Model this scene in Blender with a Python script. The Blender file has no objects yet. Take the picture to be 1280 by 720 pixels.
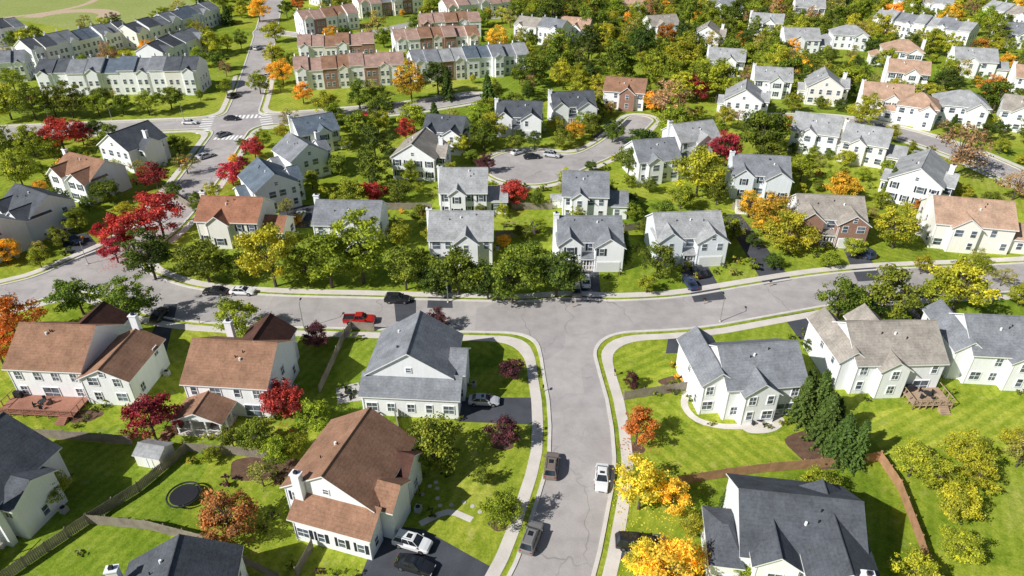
import bpy, bmesh, math, random
import numpy as np
from mathutils import Vector, Matrix
random.seed(7)
rad=math.radians
# ------------------------------------------------------------------ survey: flat ground, metres
F=853.0; TH=rad(32.3); CH=70.0
cT,sT=math.cos(TH),math.sin(TH)
def G(u,v):
    a=(v-360)/F
    zc=CH/(sT+a*cT)
    return ((u-640)/F*zc, zc*(cT-a*sT))
def S(v): return cT*(v-(360-F*math.tan(TH)))/CH

scene=bpy.context.scene
COL=scene.collection
def link(o,parent=None):
    COL.objects.link(o)
    if parent: o.parent=parent
    return o
def empty(name,loc=(0,0,0),rot=0):
    e=bpy.data.objects.new(name,None); e.empty_display_size=.5
    e.location=loc; e.rotation_euler=(0,0,rot); COL.objects.link(e); return e

# ------------------------------------------------------------------ materials
def newmat(name):
    m=bpy.data.materials.new(name); m.use_nodes=True
    nt=m.node_tree; nt.nodes.clear()
    out=nt.nodes.new('ShaderNodeOutputMaterial')
    b=nt.nodes.new('ShaderNodeBsdfPrincipled')
    nt.links.new(b.outputs[0],out.inputs[0])
    return m,nt,b,out
def N(nt,t,**k):
    n=nt.nodes.new(t)
    for a,b in k.items(): setattr(n,a,b)
    return n
def noise_node(nt,vec,scale,detail=4,rough=.55):
    n=N(nt,'ShaderNodeTexNoise'); n.inputs['Scale'].default_value=scale
    n.inputs['Detail'].default_value=detail; n.inputs['Roughness'].default_value=rough
    nt.links.new(vec,n.inputs['Vector']); return n.outputs['Fac']
def ramp(nt,fac,stops):
    r=N(nt,'ShaderNodeValToRGB'); e=r.color_ramp.elements
    while len(e)<len(stops): e.new(.5)
    for i,(p,c) in enumerate(stops):
        e[i].position=p; e[i].color=(c[0],c[1],c[2],1)
    nt.links.new(fac,r.inputs[0]); return r.outputs[0]
def mixc(nt,fac,a,b,mode='MIX'):
    m=N(nt,'ShaderNodeMix',data_type='RGBA',blend_type=mode)
    if isinstance(fac,float): m.inputs[0].default_value=fac
    else: nt.links.new(fac,m.inputs[0])
    for i,x in ((6,a),(7,b)):
        if isinstance(x,tuple): m.inputs[i].default_value=(x[0],x[1],x[2],1)
        else: nt.links.new(x,m.inputs[i])
    return m.outputs[2]
def sc(c,k): return tuple(min(1,x*k) for x in c)
def basic(name,col,rough=.8,var=.18,s1=.6,s2=6.,bump=.0,metal=0,spec=.3,bands=0,streak=False,bandv=.8):
    m,nt,b,out=newmat(name)
    tc=N(nt,'ShaderNodeTexCoord').outputs['Object']
    f1=noise_node(nt,tc,s1); f2=noise_node(nt,tc,s2,3)
    c=ramp(nt,f1,[(.3,sc(col,1-var)),(.7,sc(col,1+var))])
    c2=ramp(nt,f2,[(.3,(1-var,)*3),(.7,(1,1,1))])
    c=mixc(nt,1.0,c,c2,'MULTIPLY')
    if bands:
        w=N(nt,'ShaderNodeTexWave',bands_direction='Z',wave_profile='SAW'); w.inputs['Scale'].default_value=bands
        nt.links.new(tc,w.inputs['Vector'])
        c3=ramp(nt,w.outputs['Fac'],[(0,(bandv,)*3),(.2,(1,1,1))])
        c=mixc(nt,1.0,c,c3,'MULTIPLY')
    if streak:  # weather streaks running down
        mp=N(nt,'ShaderNodeMapping'); mp.inputs['Scale'].default_value=(1.6,1.6,.18); nt.links.new(tc,mp.inputs['Vector'])
        c=mixc(nt,1.,c,ramp(nt,noise_node(nt,mp.outputs[0],1.5,4,.6),[(.32,(streak,streak,streak*.98)),(.6,(1,1,1))]),'MULTIPLY')
    nt.links.new(c,b.inputs['Base Color'])
    b.inputs['Roughness'].default_value=rough; b.inputs['Metallic'].default_value=metal
    b.inputs['Specular IOR Level'].default_value=spec
    if bump:
        bp=N(nt,'ShaderNodeBump'); bp.inputs['Strength'].default_value=bump; bp.inputs['Distance'].default_value=.05
        nt.links.new(f2,bp.inputs['Height']); nt.links.new(bp.outputs[0],b.inputs['Normal'])
    return m
ROOFC={'brown':(.38,.215,.14),'dkbrown':(.13,.065,.05),'tan':(.58,.39,.28),'grey':(.29,.305,.33),'dkgrey':(.125,.135,.155),
       'blue':(.17,.21,.26),'ltgrey':(.45,.455,.46),'taupe':(.44,.395,.345),'orange':(.42,.2,.125),'rose':(.5,.33,.27)}
ROOF={k:basic('shingle_roof_'+k,c,.92,.22,.45,5.,.5,bands=1.3,streak=.78,spec=.15) for k,c in ROOFC.items()}
WALLC={'white':(.94,.95,.97),'cream':(.92,.89,.83),'pale':(.8,.85,.9),'beige':(.7,.62,.52)}
WALL={k:basic('siding_'+k,c,.7,.02,.4,3.,0,bands=2.0,streak=.94,bandv=.92) for k,c in WALLC.items()}
def brickmat():
    m,nt,b,out=newmat('brick_wall')
    tc=N(nt,'ShaderNodeTexCoord').outputs['Object']
    f=noise_node(nt,tc,9.,4); f2=noise_node(nt,tc,.8)
    c=ramp(nt,f,[(.3,(.26,.13,.1)),(.7,(.46,.28,.2))]); c=mixc(nt,1.,c,ramp(nt,f2,[(.3,(.8,)*3),(.7,(1,)*3)]),'MULTIPLY')
    nt.links.new(c,b.inputs['Base Color']); b.inputs['Roughness'].default_value=.9; return m
WALL['brick']=brickmat()
TRIM=basic('white_trim_paint',(.92,.92,.92),.5,.02)
CONC=basic('concrete',(.72,.665,.6),.9,.1,.35,5.,.1)
KERB=basic('kerb_concrete',(.72,.68,.62),.9,.1,.5,5.,.1)
WOODR=basic('deck_wood_red',(.4,.19,.13),.8,.2,.8,8.)
WOODT=basic('deck_wood_tan',(.5,.36,.25),.8,.2,.8,8.)
WOODG=basic('fence_wood_grey',(.34,.29,.24),.9,.25,.8,9.)
WOODB=basic('fence_wood_brown',(.5,.28,.16),.85,.22,.8,9.)
BARK=basic('bark',(.13,.1,.08),.95,.3,2,12.)
DARK=basic('dark_metal',(.03,.03,.035),.5,.1)
STONE=basic('stone',(.6,.57,.52),.9,.15)
MULCH=basic('mulch',(.17,.1,.065),1,.3,1.,8.)
DRIVE=basic('asphalt_driveway',(.085,.09,.105),.9,.22,.3,6.,.1)
def glassmat(name,col,rough):
    m,nt,b,out=newmat(name); tc=N(nt,'ShaderNodeTexCoord').outputs['Object']
    f=noise_node(nt,tc,.7,2); nt.links.new(ramp(nt,f,[(.35,sc(col,.5)),(.65,sc(col,2.2))]),b.inputs['Base Color'])
    b.inputs['Roughness'].default_value=rough; b.inputs['Specular IOR Level'].default_value=.7; return m
GLASS=glassmat('window_glass',(.08,.1,.125),.12)
def roadmat():
    m,nt,b,out=newmat('street_asphalt')
    tc=N(nt,'ShaderNodeTexCoord').outputs['Object']
    c=ramp(nt,noise_node(nt,tc,.07,5),[(.3,(.45,.415,.395)),(.7,(.57,.53,.505))])
    c=mixc(nt,1.,c,ramp(nt,noise_node(nt,tc,6.,3),[(.3,(.86,)*3),(.65,(1,)*3)]),'MULTIPLY')
    c=mixc(nt,1.,c,ramp(nt,noise_node(nt,tc,.35,4,.65),[(.3,(.82,)*3),(.6,(1,)*3)]),'MULTIPLY')
    # rectangular repair patches
    br=N(nt,'ShaderNodeTexVoronoi',distance='CHEBYCHEV'); br.inputs['Scale'].default_value=.09; nt.links.new(tc,br.inputs['Vector'])
    sp=N(nt,'ShaderNodeSeparateColor'); nt.links.new(br.outputs['Color'],sp.inputs[0])
    c=mixc(nt,1.,c,ramp(nt,sp.outputs[0],[(.2,(.9,.9,.91)),(.5,(1,1,1))]),'MULTIPLY')
    wn=N(nt,'ShaderNodeTexNoise'); wn.inputs['Scale'].default_value=.2; nt.links.new(tc,wn.inputs['Vector'])
    va=N(nt,'ShaderNodeVectorMath',operation='MULTIPLY_ADD'); nt.links.new(wn.outputs['Color'],va.inputs[0]); va.inputs[1].default_value=(6,6,0); nt.links.new(tc,va.inputs[2])
    vo=N(nt,'ShaderNodeTexVoronoi',feature='DISTANCE_TO_EDGE'); vo.inputs['Scale'].default_value=.07; nt.links.new(va.outputs[0],vo.inputs['Vector'])
    cr=ramp(nt,vo.outputs['Distance'],[(.0,(.6,)*3),(.007,(1,)*3)])
    msk=ramp(nt,noise_node(nt,tc,.05,2),[(.42,(0,0,0)),(.55,(1,1,1))])
    c=mixc(nt,1.,c,mixc(nt,msk,(1.,1.,1.),cr),'MULTIPLY')
    nt.links.new(c,b.inputs['Base Color']); b.inputs['Roughness'].default_value=.9; b.inputs['Specular IOR Level'].default_value=.2
    return m
ROAD=roadmat()
def grassmat(name,stripe=None,tone=1.,field=False):
    m,nt,b,out=newmat(name)
    tc=N(nt,'ShaderNodeTexCoord').outputs['Object']
    if field: st=[(.3,(.42,.46,.15)),(.55,(.52,.53,.2)),(.75,(.6,.55,.25))]
    else: st=[(.30,(.18,.24,.03)),(.42,(.33,.39,.04)),(.55,(.50,.52,.07)),(.72,(.68,.6,.17))]
    st=[(p,sc(c,tone)) for p,c in st]
    f=N(nt,'ShaderNodeMath',operation='MULTIPLY_ADD'); nt.links.new(noise_node(nt,tc,.028,3),f.inputs[0]); f.inputs[1].default_value=.5
    f2=N(nt,'ShaderNodeMath',operation='MULTIPLY'); nt.links.new(noise_node(nt,tc,.22,6,.68),f2.inputs[0]); f2.inputs[1].default_value=.5
    nt.links.new(f2.outputs[0],f.inputs[2])
    c=ramp(nt,f.outputs[0],st)
    c=mixc(nt,1.,c,ramp(nt,noise_node(nt,tc,3.,4,.7),[(.3,(.6,.66,.58)),(.62,(1,1,1))]),'MULTIPLY')
    c=mixc(nt,1.,c,ramp(nt,noise_node(nt,tc,.9,4,.7),[(.33,(.66,.76,.56)),(.58,(1,1,1))]),'MULTIPLY')
    c=mixc(nt,ramp(nt,noise_node(nt,tc,.45,5,.75),[(.58,(0,0,0)),(.74,(.75,.75,.75))]),c,(.5,.42,.22))
    if stripe is None and not field:
        # each plot is mown in its own direction and has its own tone
        vo=N(nt,'ShaderNodeTexVoronoi'); vo.inputs['Scale'].default_value=.035; nt.links.new(tc,vo.inputs['Vector'])
        sp=N(nt,'ShaderNodeSeparateColor'); nt.links.new(vo.outputs['Color'],sp.inputs[0])
        c=mixc(nt,1.,c,ramp(nt,sp.outputs[0],[(.1,(.7,.82,.72)),(.5,(.95,.97,.9)),(.9,(1.,1.,1.))]),'MULTIPLY')
        ws=[]
        for ang in (25,-50):
            mp=N(nt,'ShaderNodeMapping'); mp.inputs['Rotation'].default_value=(0,0,rad(ang)); nt.links.new(tc,mp.inputs['Vector'])
            w=N(nt,'ShaderNodeTexWave',bands_direction='X'); w.inputs['Scale'].default_value=.2; w.inputs['Distortion'].default_value=1.5; w.inputs['Detail'].default_value=2
            nt.links.new(mp.outputs[0],w.inputs['Vector']); ws.append(ramp(nt,w.outputs['Fac'],[(.3,(.85,.89,.8)),(.7,(1.,1.,1.))]))
        pick=ramp(nt,sp.outputs[1],[(.49,(0,0,0)),(.51,(1,1,1))])
        c=mixc(nt,1.,c,mixc(nt,pick,ws[0],ws[1]),'MULTIPLY')
    if stripe is not None:
        mp=N(nt,'ShaderNodeMapping'); mp.inputs['Rotation'].default_value=(0,0,stripe); nt.links.new(tc,mp.inputs['Vector'])
        w=N(nt,'ShaderNodeTexWave',bands_direction='X'); w.inputs['Scale'].default_value=.17; w.inputs['Distortion'].default_value=1.2; w.inputs['Detail'].default_value=2
        nt.links.new(mp.outputs[0],w.inputs['Vector'])
        c=mixc(nt,1.,c,ramp(nt,w.outputs['Fac'],[(.3,(.77,.84,.7)),(.7,(1.,1.,1.))]),'MULTIPLY')
    nt.links.new(c,b.inputs['Base Color']); b.inputs['Roughness'].default_value=.95; b.inputs['Specular IOR Level'].default_value=.1
    bp=N(nt,'ShaderNodeBump'); bp.inputs['Strength'].default_value=.5; bp.inputs['Distance'].default_value=.1
    nt.links.new(noise_node(nt,tc,5.,3),bp.inputs['Height']); nt.links.new(bp.outputs[0],b.inputs['Normal'])
    return m
GRASS=grassmat('grass')
def leafmat():
    m,nt,b,out=newmat('foliage')
    oi=N(nt,'ShaderNodeObjectInfo'); at=N(nt,'ShaderNodeAttribute',attribute_name='leafvar')
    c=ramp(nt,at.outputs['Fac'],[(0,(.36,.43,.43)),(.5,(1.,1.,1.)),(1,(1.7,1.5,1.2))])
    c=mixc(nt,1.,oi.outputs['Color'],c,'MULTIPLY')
    hs=N(nt,'ShaderNodeHueSaturation'); mr=N(nt,'ShaderNodeMapRange'); nt.links.new(oi.outputs['Random'],mr.inputs[0]); mr.inputs[3].default_value=.492; mr.inputs[4].default_value=.51
    nt.links.new(mr.outputs[0],hs.inputs['Hue']); nt.links.new(c,hs.inputs['Color'])
    nt.links.new(hs.outputs[0],b.inputs['Base Color']); b.inputs['Roughness'].default_value=.6; b.inputs['Specular IOR Level'].default_value=.25
    tr=N(nt,'ShaderNodeBsdfTranslucent'); nt.links.new(hs.outputs[0],tr.inputs[0])
    mx=N(nt,'ShaderNodeMixShader'); mx.inputs[0].default_value=.26
    nt.links.new(b.outputs[0],mx.inputs[1]); nt.links.new(tr.outputs[0],mx.inputs[2]); nt.links.new(mx.outputs[0],out.inputs[0])
    return m
LEAF=leafmat()

# ------------------------------------------------------------------ mesh builder
class MB:
    def __init__(s): s.v=[];s.f=[];s.m=[];s.mats=[]
    def mi(s,mat):
        if mat not in s.mats: s.mats.append(mat)
        return s.mats.index(mat)
    def face(s,pts,mat):
        i=len(s.v); s.v+= [tuple(p) for p in pts]; s.f.append(tuple(range(i,i+len(pts)))); s.m.append(s.mi(mat))
    def poly(s,verts,faces,mat):
        i=len(s.v); s.v+=[tuple(p) for p in verts]; k=s.mi(mat)
        for f in faces:
            s.f.append(tuple(i+a for a in f)); s.m.append(k)
    def obox(s,c,t,n,w,d,h,mat):
        vs=[]
        for z in (0,h):
            for a,b in ((-1,-1),(1,-1),(1,1),(-1,1)):
                vs.append((c[0]+t[0]*a*w/2+n[0]*b*d/2,c[1]+t[1]*a*w/2+n[1]*b*d/2,c[2]+z))
        s.poly(vs,[(3,2,1,0),(4,5,6,7),(0,1,5,4),(1,2,6,5),(2,3,7,6),(3,0,4,7)],mat)
    def box(s,x0,x1,y0,y1,z0,z1,mat):
        s.obox(((x0+x1)/2,(y0+y1)/2,z0),(1,0),(0,1),x1-x0,y1-y0,z1-z0,mat)
    def cyl(s,c,r,h,mat,n=12,r2=None):
        r2=r if r2 is None else r2
        vs=[(c[0]+r*math.cos(2*math.pi*i/n),c[1]+r*math.sin(2*math.pi*i/n),c[2]) for i in range(n)]
        vs+=[(c[0]+r2*math.cos(2*math.pi*i/n),c[1]+r2*math.sin(2*math.pi*i/n),c[2]+h) for i in range(n)]
        fs=[(i,(i+1)%n,n+(i+1)%n,n+i) for i in range(n)]+[tuple(range(n,2*n)),tuple(range(n-1,-1,-1))]
        s.poly(vs,fs,mat)
    def beam(s,a,b,r,mat,r2=None,n=5):
        a=Vector(a);b=Vector(b);d=(b-a)
        if d.length<1e-6:return
        r2=r if r2 is None else r2
        q=d.to_track_quat('Z','Y'); vs=[]
        for p,rr in ((a,r),(b,r2)):
            for i in range(n):
                w=2*math.pi*i/n; vs.append(p+q@Vector((rr*math.cos(w),rr*math.sin(w),0)))
        s.poly(vs,[(i,(i+1)%n,n+(i+1)%n,n+i) for i in range(n)]+[tuple(range(n,2*n)),tuple(range(n-1,-1,-1))],mat)
    def mesh(s,name,recalc=True):
        me=bpy.data.meshes.new(name); me.from_pydata(s.v,[],s.f)
        for m in s.mats: me.materials.append(m)
        me.polygons.foreach_set('material_index',s.m)
        if recalc:
            bm=bmesh.new(); bm.from_mesh(me); bmesh.ops.recalc_face_normals(bm,faces=bm.faces); bm.to_mesh(me); bm.free()
        me.update(); return me
    def obj(s,name,parent=None,recalc=True):
        if not s.f: return None
        return link(bpy.data.objects.new(name,s.mesh(name,recalc)),parent)

# ------------------------------------------------------------------ ground
g=MB(); g.face([(-4000,-1500,0),(4000,-1500,0),(4000,6000,0),(-4000,6000,0)],GRASS); g.obj('ground')

def catmull(P,step=4.):
    P=[np.array(p,float) for p in P]; P=[2*P[0]-P[1]]+P+[2*P[-1]-P[-2]]; out=[]
    for i in range(1,len(P)-2):
        n=max(2,int(np.linalg.norm(P[i+1]-P[i])/step))
        for k in range(n):
            t=k/n; a,b,c,d=P[i-1:i+3]
            out.append(.5*((2*b)+(-a+c)*t+(2*a-5*b+4*c-d)*t*t+(-a+3*b-3*c+d)*t**3))
    out.append(P[-2]); return out
ROADS=[ # centre lines (surveyed), half width
 ([(352,-70),(345,-20),(335,30),(318,95),(303,140),(275,185),(240,235),(195,285),(140,322),(70,352),(0,372),(-150,400)],4.8),
 ([(120,338),(210,375),(320,387),(450,391),(600,395),(720,396),(850,391),(940,377),(1030,362),(1120,353),(1280,346),(1450,335)],4.7),
 ([(715,400),(709,440),(722,500),(727,570),(713,640),(690,720),(650,800),(590,900)],4.25),
 ([(-90,170),(60,163),(180,158),(300,152),(420,143),(520,133),(590,122)],4.5),
 ([(665,207),(720,202),(765,182),(800,150)],3.8),
 ([(1450,300),(1350,255),(1280,225),(1200,190),(1120,165),(1050,152),(975,150)],4.5),
 ([(335,40),(430,46),(530,28),(640,20)],3.5),
]
RP=[(catmull([G(*p) for p in pts]),hw) for pts,hw in ROADS]
CIRC=[(G(662,208),11.5)]
def seg_d(X,Y,pl):
    D=None
    for a,b in zip(pl[:-1],pl[1:]):
        d=b-a; L=d@d+1e-9
        t=np.clip(((X-a[0])*d[0]+(Y-a[1])*d[1])/L,0,1)
        q=np.hypot(X-a[0]-t*d[0],Y-a[1]-t*d[1])
        D=q if D is None else np.minimum(D,q)
    return D
def sdf(X,Y):
    R=None;k=7.
    for pl,hw in RP:
        q=seg_d(X,Y,pl)-hw
        if R is None: R=q
        else:
            h=np.maximum(k-np.abs(R-q),0)/k; R=np.minimum(R,q)-h*h*k*.25
    for c,r in CIRC:
        q=np.hypot(X-c[0],Y-c[1])-r
        h=np.maximum(k-np.abs(R-q),0)/k; R=np.minimum(R,q)-h*h*k*.25
    return R
GX=np.arange(-345,346,1.0); GY=np.arange(30,480,1.0)
XX,YY=np.meshgrid(GX,GY); SD=sdf(XX,YY)
def road_dist(x,y):
    i=int(round(x+345)); j=int(round(y-30))
    if 0<=i<len(GX) and 0<=j<len(GY): return SD[j,i]
    return 99
def clip(poly,val,keep_ge):
    out=[]
    n=len(poly)
    for i in range(n):
        a=poly[i]; b=poly[(i+1)%n]
        ia=(a[2]>=val) if keep_ge else (a[2]<=val); ib=(b[2]>=val) if keep_ge else (b[2]<=val)
        if ia: out.append(a)
        if ia!=ib:
            t=(val-a[2])/(b[2]-a[2]); out.append((a[0]+(b[0]-a[0])*t,a[1]+(b[1]-a[1])*t,val))
    return out
def band(name,lo,hi,z,mat,skirt=0,ymax=1e9):
    M=MB(); k=M.mi(mat)
    a=SD[:-1,:-1];b=SD[:-1,1:];c=SD[1:,1:];d=SD[1:,:-1]
    mn=np.minimum(np.minimum(a,b),np.minimum(c,d)); mx=np.maximum(np.maximum(a,b),np.maximum(c,d))
    js,iz=np.where((mn<=hi)&(mx>=lo))
    for j,i in zip(js,iz):
        if GY[j]>ymax: continue
        P=[(GX[i],GY[j],SD[j,i]),(GX[i+1],GY[j],SD[j,i+1]),(GX[i+1],GY[j+1],SD[j+1,i+1]),(GX[i],GY[j+1],SD[j+1,i])]
        if not (mn[j,i]>=lo and mx[j,i]<=hi):
            if lo>-50: P=clip(P,lo,True)
            if len(P)>2: P=clip(P,hi,False)
            if len(P)<3: continue
            if skirt:
                n=len(P)
                for q in range(n):
                    A=P[q];B=P[(q+1)%n]
                    for L in (lo,hi):
                        if abs(A[2]-L)<1e-9 and abs(B[2]-L)<1e-9:
                            M.face([(A[0],A[1],z-skirt),(B[0],B[1],z-skirt),(B[0],B[1],z),(A[0],A[1],z)],mat)
        M.face([(p[0],p[1],z) for p in P],mat)
    return M.obj(name,None,False)
band('street_road',-99,0.02,.008,ROAD)
band('kerb',0,.5,.12,KERB,.13)
band('sidewalk',1.2,2.8,.05,CONC,.05,260)

def sheet(name,pix,z,mat,world=False):
    M=MB(); P=pix if world else [G(*p) for p in pix]
    M.face([(x,y,z) for x,y in P],mat); return M.obj(name)
DR=[[(574,497),(672,497),(672,531),(572,527)],[(478,655),(530,662),(625,715),(600,745),(440,745)],[(722,337),(748,337),(752,378),(720,378)],
 [(846,328),(882,328),(908,374),(868,378)],[(903,268),(925,268),(990,350),(955,356)],[(1052,306),(1078,306),(1104,350),(1072,352)],
 [(835,424),(885,414),(872,440),(832,442)],[(978,395),(1018,388),(1035,418),(1000,425)],[(1125,362),(1160,360),(1150,392),(1120,392)],
 [(538,335),(562,335),(566,385),(534,385)],[(205,380),(222,380),(208,440),(180,440)],[(492,372),(520,372),(520,402),(495,402)],
 [(740,172),(765,150),(790,150),(770,172)],[(770,668),(830,668),(850,700),(760,700)],[(60,288),(110,292),(130,315),(95,325)],[(348,258),(400,255),(400,285),(350,285)]]
for i,d in enumerate(DR): sheet('driveway',d,.014+.0006*i,DRIVE)
STR=grassmat('mown_grass',rad(-35),1.05)
STR2=grassmat('mown_grass_b',rad(60),1.1)
sheet('lawn',[(783,508),(850,500),(880,540),(965,545),(1000,525),(1042,575),(960,586),(846,603),(800,570)],.006,STR)
sheet('lawn',[(1060,520),(1180,500),(1290,480),(1330,590),(1180,560),(1110,570)],.0065,STR2)
sheet('lawn',[(766,440),(830,428),(858,480),(780,494)],.007,STR2)
# playing fields and court, far left
FIELD=grassmat('playing_field_grass',rad(20),1.0,True)
DIRT=basic('infield_dirt',(.6,.45,.32),1,.1)
sheet('playing_field',[(-160,-60),(120,-60),(260,12),(110,40),(-20,18),(-200,30)],.006,FIELD)
def arc(name,u,v,r,a0,a1,w,mat,z):
    c=G(u,v); M=MB(); n=24
    for i in range(n):
        p=rad(a0+(a1-a0)*i/n);q=rad(a0+(a1-a0)*(i+1)/n)
        M.face([(c[0]+rr*math.cos(t),c[1]+rr*math.sin(t),z) for rr,t in ((r,p),(r,q),(r+w,q),(r+w,p))],mat)
    M.obj(name)
arc('infield',85,22,14,0,180,10,DIRT,.012); arc('running_track',10,5,42,-60,120,4,DIRT,.014)
sheet('parking_lot',[(-60,32),(30,30),(62,55),(40,66),(-60,70)],.01,CONC)
sheet('parking_lot',[(52,84),(150,78),(205,92),(60,100)],.012,ROAD)
WHITE=basic('road_paint',(.95,.95,.93),.8,.03)
def crosswalk(u1,v1,u2,v2,n,L=3.):
    a=np.array(G(u1,v1));b=np.array(G(u2,v2)); d=(b-a)/np.linalg.norm(b-a); nn=np.array((-d[1],d[0])); M=MB()
    for i in range(n):
        c=a+(b-a)*(i+.5)/n; M.face([tuple(c+d*sx*.34+nn*sy*L/2)+(.016,) for sx,sy in((-1,-1),(1,-1),(1,1),(-1,1))],WHITE)
    M.obj('crosswalk_marking')
crosswalk(281,147,328,145,9,3.6);crosswalk(268,172,312,172,9,3.6);crosswalk(330,140,336,162,8,3.6);crosswalk(262,145,252,168,8,3.6)

# ------------------------------------------------------------------ houses
FOOT=[]   # keep-outs (x,y,r)
def add_wing(Wm,Rm,w,wm,rm,ov=.42,t=.2):
    x0,x1,y0,y1,h,ax,p=w[:7]
    if ax=='s':   # shed roof, high at the back
        hh=h+p*(y1-y0)
        v=[(x0,y0,0),(x1,y0,0),(x1,y1,0),(x0,y1,0),(x0,y0,h),(x1,y0,h),(x1,y1,hh),(x0,y1,hh)]
        Wm.poly(v,[(0,1,5,4),(1,2,6,5),(2,3,7,6),(3,0,4,7)],wm)
        a0,a1=x0-ov,x1+ov; zl=h-ov*p+.012; zh=hh+.012
        v=[(a0,y0-ov,zl),(a1,y0-ov,zl),(a1,y1,zh),(a0,y1,zh)]; v2=[(a,b,c+t) for a,b,c in v]
        Rm.poly(v2,[(0,1,2,3)],rm); Rm.poly(v+v2,[(0,1,5,4),(1,2,6,5),(2,3,7,6),(3,0,4,7),(3,2,1,0)],TRIM); return
    if ax in 'xX': a0,a1,b0,b1=x0,x1,y0,y1; T=lambda a,b,z:(a,b,z)
    else: a0,a1,b0,b1=y0,y1,x0,x1; T=lambda a,b,z:(b,a,z)
    half=(b1-b0)/2; bm=(b0+b1)/2; zr=h+half*p
    if ax in 'XY': # hip
        v=[T(a0,b0,0),T(a1,b0,0),T(a1,b1,0),T(a0,b1,0),T(a0,b0,h),T(a1,b0,h),T(a1,b1,h),T(a0,b1,h)]
        Wm.poly(v,[(0,1,5,4),(1,2,6,5),(2,3,7,6),(3,0,4,7)],wm)
        z0=h-.05; e=[T(a0-ov,b0-ov,z0),T(a1+ov,b0-ov,z0),T(a1+ov,b1+ov,z0),T(a0-ov,b1+ov,z0)]
        e2=[(x,y,z+t) for x,y,z in e]; zt=z0+t+(half+ov)*p; k=min(half,(a1-a0)/2-.3)
        r=[T(a0+k,bm,zt),T(a1-k,bm,zt)]
        Rm.poly(e+e2,[(3,2,1,0),(0,1,5,4),(1,2,6,5),(2,3,7,6),(3,0,4,7)],TRIM)
        Rm.poly(e2+r,[(0,1,5,4),(2,3,4,5),(1,2,5),(3,0,4)],rm); return
    v=[]
    for a in (a0,a1): v+=[T(a,b0,0),T(a,b1,0),T(a,b1,h),T(a,bm,zr),T(a,b0,h)]
    Wm.poly(v,[(0,1,2,3,4),(5,6,7,8,9),(0,4,9,5),(1,6,7,2)],wm)
    q0,q1=a0-ov*.8,a1+ov*.8; zl=h-ov*p+.012; zz=zr+.012
    lo=[];up=[]
    for a in (q0,q1):
        lo+=[T(a,b0-ov,zl),T(a,bm,zz),T(a,b1+ov,zl)]; up+=[T(a,b0-ov,zl+t),T(a,bm,zz+t),T(a,b1+ov,zl+t)]
    Rm.poly(up,[(0,1,4,3),(1,2,5,4)],rm)
    V=lo+up
    Rm.poly(V,[(0,3,4,1),(1,4,5,2),(0,1,7,6),(1,2,8,7),(3,4,10,9),(4,5,11,10),(0,6,9,3),(2,5,11,8)],TRIM)
    Rm.beam(T(q0+.02,bm,zz+t+.0),T(q1-.02,bm,zz+t+.0),.11,rm,n=6)
def inside(ws,x,y,z,skip):
    for i,w in enumerate(ws):
        if i==skip: continue
        if w[0]-.5<x<w[1]+.5 and w[2]-.5<y<w[3]+.5 and z<w[4]+1.2: return True
    return False
def add_window(M,x,y,z,t,n,w,h,detail,shut=None):
    c=lambda du,dz,o:(x+t[0]*du+n[0]*o,y+t[1]*du+n[1]*o,z+dz)
    if detail:
        M.obox(c(0,0,.02),t,n,w,.04,h,GLASS)
        M.obox(c(-w/2-.05,-.1,.05),t,n,.1,.1,h+.2,TRIM); M.obox(c(w/2+.05,-.1,.05),t,n,.1,.1,h+.2,TRIM)
        M.obox(c(0,h,.05),t,n,w,.1,.1,TRIM); M.obox(c(0,-.1,.05),t,n,w,.12,.1,TRIM)
        M.obox(c(0,h/2-.03,.045),t,n,w,.05,.07,TRIM)
        if w>.9: M.obox(c(0,0,.043),t,n,.05,.04,h,TRIM)
    else:
        M.obox(c(0,-.08,.02),t,n,w+.18,.05,h+.16,TRIM); M.obox(c(0,0,.04),t,n,w,.05,h,GLASS); M.obox(c(0,h/2-.04,.06),t,n,w,.05,.08,TRIM)
    if shut:
        for sx in (-1,1): M.obox(c(sx*(w/2+.32),-.05,.03),t,n,.38,.06,h+.1,shut)
SHUT=basic('shutter_paint',(.03,.035,.05),.6,.1)
DOORM=basic('door_paint',(.2,.05,.04),.5,.1)
GARD=basic('garage_door_paint',(.78,.78,.77),.6,.03)
HUBM=basic('painted_metal',(.5,.5,.48),.6,.1)
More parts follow.
